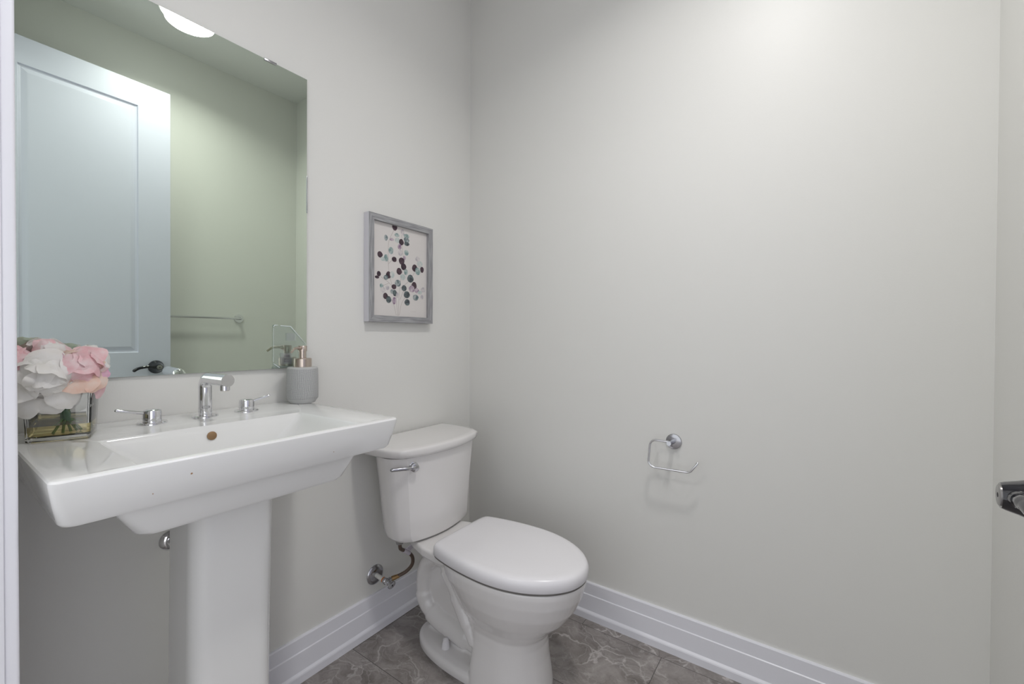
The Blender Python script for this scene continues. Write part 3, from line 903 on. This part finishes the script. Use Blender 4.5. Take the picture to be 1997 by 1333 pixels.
LEAVES =  [(-0.0319,0.171,0.0127,0.0129,'D'),(-0.0741,0.1226,0.009,0.0115,'M'),(-0.0464,0.1213,0.0106,0.0058,'P'),(-0.021,0.1426,0.0119,0.0079,'T'),(-0.019,0.1225,0.0119,0.011,'A'),(0.0071,0.1593,0.0091,0.012,'L'),(0.0277,0.1473,0.0145,0.0097,'T'),(0.0272,0.1311,0.014,0.0121,'M'),(0.0288,0.1169,0.0135,0.0081,'G'),(0.0011,0.1191,0.0121,0.0127,'D'),(-0.008,0.0993,0.01,0.0119,'P'),(-0.0044,0.0757,0.0116,0.0119,'L'),(-0.0502,0.0771,0.0115,0.014,'T'),(0.0273,0.0808,0.0114,0.0112,'T'),(-0.1018,0.0541,0.0124,0.0121,'D'),(-0.0735,0.0449,0.0104,0.0139,'T'),(-0.0889,0.0391,0.0111,0.0076,'A'),(-0.0341,0.0454,0.0118,0.0102,'D'),(0.0175,0.0588,0.0072,0.0088,'P'),(0.0027,0.0438,0.0142,0.0143,'D'),(0.0124,0.0228,0.0133,0.0136,'D'),(-0.0098,0.0016,0.0136,0.0138,'D'),(0.0708,0.025,0.0141,0.0148,'D'),(0.0865,0.0644,0.0121,0.0108,'L'),(0.0987,0.0454,0.0155,0.0125,'A'),(0.111,0.0233,0.0101,0.0126,'D'),(0.0877,0.014,0.0143,0.0158,'T'),(-0.1072,-0.0196,0.0091,0.0102,'D'),(-0.1154,-0.033,0.01,0.0056,'D'),(-0.0616,-0.0186,0.0124,0.0139,'D'),(-0.0744,-0.0297,0.0104,0.0092,'M'),(-0.0438,-0.0156,0.0116,0.0133,'A'),(0.0243,0.0027,0.0103,0.0121,'T'),(0.0084,-0.0193,0.0133,0.012,'A'),(0.0479,-0.0208,0.0169,0.0163,'G'),(0.0677,-0.0477,0.014,0.0156,'D'),(-0.0162,-0.0459,0.015,0.0135,'M'),(-0.0355,-0.062,0.0117,0.0098,'D'),(-0.0944,-0.064,0.0083,0.0091,'T'),(-0.0677,-0.0686,0.0086,0.0092,'L'),(-0.0879,-0.0782,0.0111,0.0107,'L'),(0.0151,-0.0626,0.0128,0.012,'G'),(0.0554,-0.062,0.0149,0.0139,'P'),(0.0824,-0.0669,0.012,0.0108,'P'),(-0.0452,-0.0816,0.0078,0.0085,'M'),(-0.032,-0.086,0.0098,0.0125,'G'),(-0.0187,-0.0935,0.007,0.0111,'L'),(0.0291,-0.0875,0.0156,0.0141,'G'),(0.099,-0.0733,0.0122,0.0075,'A'),(0.1168,-0.0604,0.0124,0.011,'L'),(0.1102,-0.0912,0.009,0.0101,'L'),(0.0765,-0.0959,0.0152,0.0123,'M'),(-0.0766,-0.101,0.0113,0.0122,'D'),(-0.061,-0.1136,0.012,0.0131,'G'),(-0.0344,-0.1163,0.0107,0.0141,'P'),(0.0313,-0.1185,0.0136,0.0129,'G')]
STEMS =  [[(-0.0131,-0.1742),(-0.0107,-0.1047),(-0.0017,-0.0324),(0.0134,0.0334),(0.0072,0.0883),(0.0031,0.1473)],[(-0.0166,-0.1744),(-0.0266,-0.0981),(-0.0438,-0.0605),(-0.0607,0.0036),(-0.0631,0.0688),(-0.0598,0.1118),(-0.0343,0.1634)],[(-0.024,-0.1727),(-0.0388,-0.1264),(-0.0605,-0.1008)],[(-0.0091,-0.1721),(0.0035,-0.1236),(0.0343,-0.0851),(0.0661,-0.0536)],[(-0.0042,-0.0645),(0.0291,-0.0411),(0.0553,-0.0138),(0.0768,0.0176)],[(-0.0066,-0.1123),(0.0136,-0.0708),(0.0239,-0.0537)],[(-0.0438,-0.0605),(-0.0654,-0.0453),(-0.0981,-0.0298)],[(-0.0607,0.0306),(-0.0749,0.0362),(-0.0982,0.0479)],[(-0.0631,0.0225),(-0.0463,0.0405)],[(-0.0582,-0.0503),(-0.0842,-0.0607)]]

# ------------------------------------------------------------------ framed print
pic = thing('framed_print', 'grey wood framed botanical print of round eucalyptus leaves above the toilet', 'picture', (0, -0.437, 1.3785))
PHW, PHH, PD = 0.161, 0.2015, 0.030
FWD = 0.024
bm = bmesh.new()
def bar(a, b, horizontal):
    # mitred moulding: outer edge a->b, inner offset by FWD
    pass
oc = [(-PHW, -PHH), (PHW, -PHH), (PHW, PHH), (-PHW, PHH)]
ic = [(-PHW + FWD, -PHH + FWD), (PHW - FWD, -PHH + FWD), (PHW - FWD, PHH - FWD), (-PHW + FWD, PHH - FWD)]
for k in range(4):
    k2 = (k + 1) % 4
    mi = 1 if k in (0, 2) else 0
    P = lambda q, x: bm.verts.new((x, q[0], q[1]))
    f = bm.faces.new((P(oc[k], PD), P(oc[k2], PD), P(ic[k2], PD), P(ic[k], PD))); f.material_index = mi
    f = bm.faces.new((P(ic[k], PD), P(ic[k2], PD), P(ic[k2], 0.012), P(ic[k], 0.012))); f.material_index = mi
    f = bm.faces.new((P(oc[k2], PD), P(oc[k], PD), P(oc[k], 0.001), P(oc[k2], 0.001))); f.material_index = 2 if k in (1, 3) else 1
    f = bm.faces.new((P(oc[k], 0.001), P(oc[k2], 0.001), P(ic[k2], 0.001), P(ic[k], 0.001))); f.material_index = 2
    f = bm.faces.new((P(ic[k], 0.012), P(ic[k2], 0.012), P(ic[k2], 0.001), P(ic[k], 0.001))); f.material_index = 2
bmesh.ops.remove_doubles(bm, verts=bm.verts[:], dist=1e-6)
finish(bm, 'frame', None, pic, smooth=False, mats=[M['frame_v'], M['frame_h'], M['frame_side']])
keys = list(LEAFM)
bm = bmesh.new()
box(bm, 0.010, 0.0170, -PHW + FWD - 0.002, PHW - FWD + 0.002, -PHH + FWD - 0.002, PHH - FWD + 0.002)
rnd = random.Random(5)
for st in STEMS:
    pts = spline([(0.01705, y, z) for y, z in st], 5)
    for a, b in zip(pts, pts[1:]):
        d = (b - a).normalized(); s = Vector((0, -d.z, d.y)) * 0.00055
        bm.faces.new([bm.verts.new(p) for p in (a - s, b - s, b + s, a + s)]).material_index = 1
for i, (y, z, ry, rz, c) in enumerate(LEAVES):
    tl = rnd.uniform(-0.5, 0.5); ex = rnd.choice((2.0, 2.0, 1.8))
    pts = []
    for k in range(28):
        t = 2 * PI * k / 28
        cc, ss = math.cos(t), math.sin(t)
        px = ry * abs(cc) ** (2 / ex) * (1 if cc > 0 else -1); pz = rz * abs(ss) ** (2 / ex) * (1 if ss > 0 else -1)
        px *= 1 + 0.05 * math.sin(3 * t + i)
        qy = y + px * math.cos(tl * 0.3) - pz * math.sin(tl * 0.3) * 0.6; qz = z + px * math.sin(tl * 0.3) * 0.6 + pz * math.cos(tl * 0.3)
        qy = min(max(qy, -PHW + FWD), PHW - FWD); qz = min(qz, PHH - FWD - 0.0005)
        pts.append(bm.verts.new((0.01712 + i * 0.000012, qy, qz)))
    bm.faces.new(pts).material_index = 2 + keys.index(c)
# pencilled signature scribble in the lower right corner of the sheet
sg = [(0.050 + 0.0022 * k, -0.1545 + 0.0012 * math.sin(k * 2.1)) for k in range(14)]
for a, b in zip(sg, sg[1:]):
    s = 0.0002
    bm.faces.new([bm.verts.new(p) for p in ((0.01706, a[0], a[1] - s), (0.01706, b[0], b[1] - s), (0.01706, b[0], b[1] + s), (0.01706, a[0], a[1] + s))]).material_index = 1
finish(bm, 'artwork', None, pic, smooth=False, mats=[M['paper'], M['twig']] + [LEAFM[k] for k in keys])

# ------------------------------------------------------------------ paper holder and towel bar
tp = thing('toilet_paper_holder', 'empty chrome paper holder with open hooked rod on the blank wall', 'toilet paper holder', (0.960, 0, 0.752))
bm = bmesh.new(); lathe(bm, (0, -0.0003, 0), (0, -1, 0), [(0, 0.0272), (0.004, 0.0272), (0.006, 0.0262), (0.0068, 0.024), (0.0069, 0.004)], 48)
finish(bm, 'wall_plate', M['chrome_dark'], tp)
bm = bmesh.new()
tube(bm, [(-0.001, -0.006, 0.0), (-0.001, -0.058, 0.004), (-0.001, -0.064, 0.0045)], 0.0078, 24)
finish(bm, 'post', M['chrome_dark'], tp)
bm = bmesh.new()
Z = -0.0565
tube(bm, rounded_path([(-0.004, Z, 0.0085), (-0.066, Z, 0.0095), (-0.074, Z, -0.088), (0.066, Z, -0.086), (0.0915, Z, -0.050)], 0.022, 8), 0.0041, 16, 0, False, True)
finish(bm, 'rod', M['chrome'], tp)
tb = thing('towel_bar', 'slim chrome towel bar on the wall behind the open door', 'towel bar', (RW, -0.675, 1.216))
bm = bmesh.new()
tube(bm, [(-0.038, -0.298, 0), (-0.038, 0.306, 0)], 0.0060, 18)
finish(bm, 'bar', M['chrome'], tb)
for s in (-1, 1):
    bm = bmesh.new()
    lathe(bm, (-0.0003, 0.304 * s, 0), (-1, 0, 0), [(0, 0.0270), (0.005, 0.0270), (0.007, 0.0255), (0.0075, 0.0095), (0.030, 0.0085), (0.043, 0.0085), (0.045, 0.006)], 40)
    finish(bm, 'bracket', M['chrome'], tb)

# ------------------------------------------------------------------ toilet
TY = -0.423
toi = thing('toilet', 'white two-piece toilet with closed lid beside the basin', 'toilet', (0.42, TY, 0))
OX = 0.42
def egg(xb, xf, xm, w_, z, n=56, pb=2.6, pf=2.0):
    """egg plan: widest at xm, blunt at the back xb, rounder at the front xf"""
    pts = []
    for i in range(n):
        t = 2 * PI * i / n
        c, s = math.cos(t), math.sin(t)
        p = pf if c >= 0 else pb
        x = (xf - xm if c >= 0 else xm - xb) * abs(c) ** (2 / p) * (1 if c >= 0 else -1)
        y = w_ * abs(s) ** (2 / p) * (1 if s >= 0 else -1)
        pts.append((xm + x - OX, y, z))
    return pts
bm = bmesh.new()
# bowl flowing into the front foot
loft(bm, [egg(0.450, 0.694, 0.56, 0.124, -0.02, pb=7), egg(0.450, 0.694, 0.56, 0.124, 0.012, pb=7), egg(0.452, 0.688, 0.56, 0.120, 0.05, pb=7), egg(0.455, 0.680, 0.56, 0.114, 0.10, pb=6),
          egg(0.450, 0.678, 0.56, 0.110, 0.15, pb=5), egg(0.435, 0.684, 0.56, 0.110, 0.180, pb=4), egg(0.410, 0.706, 0.56, 0.118, 0.206, pb=3), egg(0.37, 0.748, 0.56, 0.138, 0.245, pb=2.6),
          egg(0.340, 0.780, 0.56, 0.156, 0.290, pb=2.4), egg(0.318, 0.801, 0.56, 0.168, 0.335), egg(0.307, 0.810, 0.56, 0.173, 0.370), egg(0.307, 0.809, 0.56, 0.172, 0.385)])
# foot plate
loft(bm, [egg(0.150, 0.69, 0.42, 0.121, -0.02, n=112, pb=2.3), egg(0.150, 0.69, 0.42, 0.121, 0.016, n=112, pb=2.3), egg(0.1535, 0.685, 0.42, 0.118, 0.024, n=112, pb=2.3), egg(0.162, 0.67, 0.42, 0.110, 0.030, n=112, pb=2.3), egg(0.18, 0.66, 0.42, 0.09, 0.034, n=112, pb=2.3)])
# trap: inner web and the S-shaped tube standing proud of it on both sides
loft(bm, [rrect(0.185 - OX, 0.52 - OX, -0.028, 0.028, 0.02, 0.02), rrect(0.180 - OX, 0.52 - OX, -0.033, 0.033, 0.16, 0.025), rrect(0.175 - OX, 0.50 - OX, -0.038, 0.038, 0.28, 0.03), rrect(0.165 - OX, 0.46 - OX, -0.066, 0.066, 0.350, 0.03)])
for s in (-1, 1):
    tube(bm, spline([(0.345 - OX, 0.040 * s, 0.290), (0.275 - OX, 0.042 * s, 0.325), (0.200 - OX, 0.039 * s, 0.285), (0.174 - OX, 0.034 * s, 0.205), (0.188 - OX, 0.028 * s, 0.130), (0.255 - OX, 0.022 * s, 0.088), (0.350 - OX, 0.018 * s, 0.072), (0.440 - OX, 0.018 * s, 0.060)], 8), [0.026, 0.028, 0.029, 0.030, 0.036, 0.042, 0.044, 0.036], 24)
    tube(bm, spline([(0.315 - OX, 0.085 * s, 0.352), (0.365 - OX, 0.082 * s, 0.285), (0.415 - OX, 0.078 * s, 0.200), (0.470 - OX, 0.082 * s, 0.120)], 8), [0.018, 0.026, 0.030, 0.026], 20)
# tank deck, narrow under the tank and widening towards the bowl
def deck(z, k, x0):
    half = [(x0, 0.050), (x0 + 0.03, 0.066), (0.14, 0.086), (0.20, 0.112), (0.26, 0.130), (0.33, 0.138), (0.40, 0.130)]
    lo_ = [(x - OX, -(y - k), z) for x, y in half]
    return lo_ + [(x, -y, z_) for x, y, z_ in lo_[::-1]]
loft(bm, [deck(0.325, 0.048, 0.10), deck(0.348, 0.018, 0.075), deck(0.360, 0.004, 0.060), deck(0.366, 0.0, 0.056), deck(0.387, 0.0, 0.056), deck(0.3925, 0.006, 0.060)])
bowl = finish(bm, 'bowl', M['toilet'], toi)
remesh(bowl, 0.0030, 9)
for vv in bowl.data.vertices:          # the base stands flat on the floor
    vv.co.z = max(vv.co.z, 0.0005)
for s in (-1, 1):
    bm = bmesh.new(); lathe(bm, (0.321 - OX, 0.071 * s, 0.024), (0, 0, 1), [(0, 0.0150), (0.008, 0.0150), (0.032, 0.0115), (0.040, 0.0095), (0.043, 0.0045)], 24)
    finish(bm, 'bolt_cap', M['seat'], bowl)

def tank_plan(k, xb, xf, z, hb, hc, n=10):
    """bowed-front plan: straight back, rounded ends, gently bowed front between the two creases (half width hc)"""
    pts = []
    ctrl = [(xb, -hb + 0.014), (xb + 0.012, -hb + 0.002), (xb + (xf - xb) * 0.33, -hb), (xb + (xf - xb) * 0.66, -hb * 0.985 + 0.006), (xf - 0.040, -hc)]
    left = spline([(x, y, 0) for x, y in ctrl], 5)
    front = []
    m = 14
    for i in range(1, m):
        y = -hc + 2 * hc * i / m
        front.append(Vector((xf - 0.040 * (abs(y) / hc) ** 2.2, y, 0)))
    right = [Vector((p.x, -p.y, 0)) for p in left[::-1]]
    return [(p.x - OX, p.y, z) for p in left + front + right]
def body_plan(z, xb, xf, hw):
    # flat narrow back, flaring flanks, creased corners and a gently bowed front
    fr = [(0.0, 0.50), (0.02, 0.58), (0.13, 0.745), (0.26, 0.87), (0.42, 0.965), (0.57, 1.0), (0.66, 0.998), (0.74, 0.965), (0.815, 0.895), (0.885, 0.805)]
    side = spline([(xb + (xf - xb) * a, -hw * b, 0) for a, b in fr], 4)
    x1, y1 = side[-1].x, -side[-1].y
    front = [Vector((xf - (xf - x1) * abs(t) ** 2.0, y1 * t, 0)) for t in [-1 + 2 * k / 16 for k in range(1, 16)]]
    other = [Vector((p.x, -p.y, 0)) for p in side[::-1]]
    return [(p.x - OX, p.y, z) for p in side + front + other]
bm = bmesh.new()
loft(bm, [body_plan(0.3965, 0.060, 0.238, 0.136), body_plan(0.3985, 0.052, 0.2445, 0.154), body_plan(0.4030, 0.047, 0.2485, 0.168), body_plan(0.4120, 0.043, 0.2500, 0.1770), body_plan(0.428, 0.040, 0.2510, 0.1820),
          body_plan(0.50, 0.034, 0.2530, 0.190), body_plan(0.60, 0.027, 0.2570, 0.200), body_plan(0.704, 0.020, 0.261, 0.2135)])
tank = finish(bm, 'tank', M['toilet'], toi, angle=23)
bm = bmesh.new()
loft(bm, [tank_plan(0, 0.016, 0.267, 0.7045, 0.218, 0.184), tank_plan(0, 0.011, 0.275, 0.709, 0.226, 0.191), tank_plan(0, 0.009, 0.2785, 0.718, 0.231, 0.196), tank_plan(0, 0.009, 0.279, 0.730, 0.233, 0.199),
          tank_plan(0, 0.0105, 0.277, 0.7355, 0.2315, 0.197), tank_plan(0, 0.015, 0.272, 0.7385, 0.2265, 0.193), tank_plan(0, 0.03, 0.255, 0.7397, 0.21, 0.180)])
finish(bm, 'tank_lid', M['toilet'], toi, angle=50)
bm = bmesh.new()
hx, hy, hz = 0.237 - OX, -0.569 - TY, 0.674
nd = Vector((0.90, -0.42, 0)).normalized()
lathe(bm, Vector((hx, hy, hz)) - nd * 0.004, nd, [(0, 0.0165), (0.008, 0.0165), (0.010, 0.014), (0.0105, 0.0095), (0.019, 0.0095), (0.020, 0.0145), (0.026, 0.0145), (0.028, 0.012)], 32)
hp = Vector((hx, hy, hz)) + nd * 0.019
tube(bm, spline([hp, hp + Vector((-0.008, -0.024, 0.001)), hp + Vector((-0.020, -0.048, 0.002)), hp + Vector((-0.034, -0.070, 0.002))], 6), [0.0080, 0.0066, 0.0062, 0.0060], 16, 0, False, True)
finish(bm, 'flush_lever', M['chrome_dark'], toi)['label'] = 'chrome flush lever'
# seat ring and lid
_half = [(0.3180, 0.0), (0.3185, 0.06), (0.3195, 0.105), (0.324, 0.130), (0.338, 0.146), (0.385, 0.159), (0.45, 0.1705), (0.52, 0.1765), (0.58, 0.1765), (0.64, 0.168), (0.70, 0.148), (0.75, 0.118), (0.785, 0.084), (0.808, 0.046), (0.8165, 0.0)]
_full = [(x, -y) for x, y in _half] + [(x, y) for x, y in _half[-2:0:-1]]
_out = spline([(x, y, 0) for x, y in _full[-2:] + _full + _full[:2]], 4)[8:-8]
def lid_plan(d, z):
    n = len(_out); pts = []
    for i in range(n):
        t = (_out[(i + 1) % n] - _out[i - 1]).normalized()
        nn = Vector((-t.y, t.x, 0))
        p = _out[i] + nn * d
        pts.append((p.x - OX, p.y, z))
    return pts
def shrink(pts, k, z):
    return [((x - 0.14) * k + 0.14, y * k, z) for x, y, _ in pts]
SG = 1 if (Vector(lid_plan(0.01, 0)[0]).x > Vector(lid_plan(0.0, 0)[0]).x) else -1
LP = lambda d, z: lid_plan(d * SG, z)
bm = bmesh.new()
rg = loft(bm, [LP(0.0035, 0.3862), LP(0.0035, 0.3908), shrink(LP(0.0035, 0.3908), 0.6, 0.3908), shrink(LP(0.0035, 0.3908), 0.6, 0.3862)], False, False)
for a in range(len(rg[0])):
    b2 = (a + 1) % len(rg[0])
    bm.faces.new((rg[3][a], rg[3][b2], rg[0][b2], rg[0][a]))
finish(bm, 'seat', M['gap'], toi, angle=30)  # ring coloured dark to paint the shade line under the lid
bm = bmesh.new()
loft(bm, [LP(0.012, 0.3910), LP(0.0025, 0.3915), LP(0.0, 0.3945), LP(0.0003, 0.4130), LP(0.0015, 0.4195), LP(0.0045, 0.4250), LP(0.0090, 0.4290), shrink(LP(0.0090, 0.4320), 0.955, 0.4313), shrink(LP(0.0090, 0.4320), 0.90, 0.4321), shrink(LP(0.0090, 0.4320), 0.5, 0.4328), shrink(LP(0.0090, 0.4320), 0.03, 0.4330)])
finish(bm, 'seat_lid', M['seat'], toi, angle=60)
for s in (-1, 1):
    bm = bmesh.new()
    box(bm, 0.297 - OX, 0.325 - OX, 0.075 * s - 0.016, 0.075 * s + 0.016, 0.3905, 0.408, 0.004)
    finish(bm, 'lid_hinge', M['seat'], toi)

# ------------------------------------------------------------------ water supply
val = thing('supply_valve', 'chrome stop valve on a white stub pipe below the toilet tank', 'valve', (0, -0.548, 0.212))
bm = bmesh.new(); lathe(bm, (0.0003, 0, 0), (1, 0, 0), [(0, 0.0365), (0.0025, 0.0365), (0.006, 0.033), (0.0085, 0.022), (0.010, 0.011)], 48)
finish(bm, 'escutcheon', M['chrome_dark'], val)
pdx = Vector((0.97, -0.03, -0.06)).normalized()
bm = bmesh.new(); lathe(bm, (0.008, 0, 0), pdx, [(0, 0.0082), (0.045, 0.0082)], 24)
finish(bm, 'stub_pipe', M['white_plastic'], val)
bm = bmesh.new(); lathe(bm, Vector((0.008, 0, 0)) + pdx * 0.044, pdx, [(0, 0.0100), (0.007, 0.0100)], 24)
finish(bm, 'sealing_ring', M['orange'], val)
bm = bmesh.new(); lathe(bm, Vector((0.008, 0, 0)) + pdx * 0.051, pdx, [(0, 0.0110), (0.010, 0.0118), (0.012, 0.0095), (0.026, 0.0090), (0.028, 0.0060), (0.040, 0.0050)], 20)
vb = Vector((0.008, 0, 0)) + pdx * 0.064
tube(bm, [vb, vb + Vector((0, 0.018, 0.002))], 0.0085, 18)
finish(bm, 'valve_body', M['chrome_dark'], val)
bm = bmesh.new()
loops = []
_, uu, vv_ = frame_of(pdx)
for t, sc in ((0, 0.86), (0.002, 1.0), (0.008, 1.0), (0.010, 0.9), (0.0105, 0.3)):
    loops.append([Vector((0.008, 0, 0)) + pdx * (0.088 + t) + Vector((0, 1, 0.25)).normalized() * (0.0165 * sc * math.cos(2 * PI * i / 32)) + Vector((0.06, -0.25, 1)).normalized() * (0.0105 * sc * math.sin(2 * PI * i / 32)) for i in range(32)])
loft(bm, loops)
finish(bm, 'valve_handle', M['chrome_dark'], val)
bm = bmesh.new(); lathe(bm, Vector((0.008, 0, 0)) + pdx * 0.0985, pdx, [(0, 0.0030), (0.0012, 0.0026)], 14)
finish(bm, 'screw', M['void'], val)

def mk_braid():
    m, nt, b = new_mat('braided_hose')
    tc = node(nt, 'ShaderNodeTexCoord')
    wv = node(nt, 'ShaderNodeTexWave', wave_type='BANDS', bands_direction='DIAGONAL'); wv.inputs['Scale'].default_value = 160; wv.inputs['Distortion'].default_value = 3
    nt.links.new(tc.outputs['Object'], wv.inputs['Vector'])
    rp = node(nt, 'ShaderNodeValToRGB')
    rp.color_ramp.elements[0].color = (0.055, 0.036, 0.026, 1); rp.color_ramp.elements[1].color = (0.20, 0.145, 0.11, 1)
    nt.links.new(wv.outputs['Fac'], rp.inputs[0]); nt.links.new(rp.outputs[0], b.inputs['Base Color'])
    setp(b, rough=0.42, metal=0.2)
    return m
M['braid'] = mk_braid()
S0 = Vector((0.074, -0.526, 0.2105))
hose = thing('supply_hose', 'brown braided water hose looping up to the toilet tank', 'hose', S0)
pts = [S0, (0.080, -0.512, 0.212), (0.098, -0.480, 0.224), (0.112, -0.462, 0.248), (0.118, -0.466, 0.280), (0.124, -0.492, 0.310), (0.134, -0.524, 0.334), (0.146, -0.548, 0.354), (0.152, -0.556, 0.378)]
hp_ = [Vector(p) - S0 for p in pts]
bm = bmesh.new(); tube(bm, spline(hp_, 10), 0.0066, 20)
finish(bm, 'braid', M['braid'], hose)
bm = bmesh.new()
d0 = (hp_[1] - hp_[0]).normalized()
tube(bm, [hp_[0] - d0 * 0.002, hp_[0] + d0 * 0.014], 0.0088, 8)
tube(bm, [hp_[0] + d0 * 0.014, hp_[0] + d0 * 0.026], 0.0076, 18)
finish(bm, 'ferrule', M['brass'], hose, smooth=False)
bm = bmesh.new()
lathe(bm, hp_[-1] + Vector((0, 0, -0.002)), (0, 0, 1), [(0, 0.0125), (0.010, 0.0145), (0.0205, 0.0145)], 12)
finish(bm, 'coupling_nut', M['grey_metal'], hose, smooth=False)
sp = spline(hp_, 10)
bm = bmesh.new(); tube(bm, sp[48:61], 0.0078, 20)
finish(bm, 'paper_sleeve', M['tag'], hose)
c = sp[54]; t_ = (sp[60] - sp[48]).normalized()
nv = Vector((0.55, 0.35, 0.75)); nv = (nv - t_ * nv.dot(t_)).normalized()
def quad_slab(bm, o, a, b, th, mat=0):
    nn = a.cross(b).normalized() * th
    v = [bm.verts.new(p) for p in (o, o + a, o + a + b, o + b, o + nn, o + a + nn, o + a + b + nn, o + b + nn)]
    for q in ((0, 3, 2, 1), (4, 5, 6, 7), (0, 1, 5, 4), (1, 2, 6, 5), (2, 3, 7, 6), (3, 0, 4, 7)):
        bm.faces.new([v[i] for i in q]).material_index = mat
bm = bmesh.new()
o0 = c - t_ * 0.020 + nv * 0.006
quad_slab(bm, o0, t_ * 0.040, nv * 0.026, 0.0004)
nrm_ = (t_ * 0.04).cross(nv).normalized()
for k in range(5):
    for sgn in (-1, 1):
        base_ = o0 + t_ * 0.006 + nv * (0.006 + 0.0036 * k) + (nrm_ * 0.00045 if sgn > 0 else nrm_ * -0.0001)
        quad_slab(bm, base_, t_ * (0.028 if k % 2 else 0.024), nv * 0.0010, 0.00005, 1)
finish(bm, 'paper_tag', None, hose, smooth=False, mats=[M['tag'], M['ink']])['label'] = 'small white paper tag with fine print'
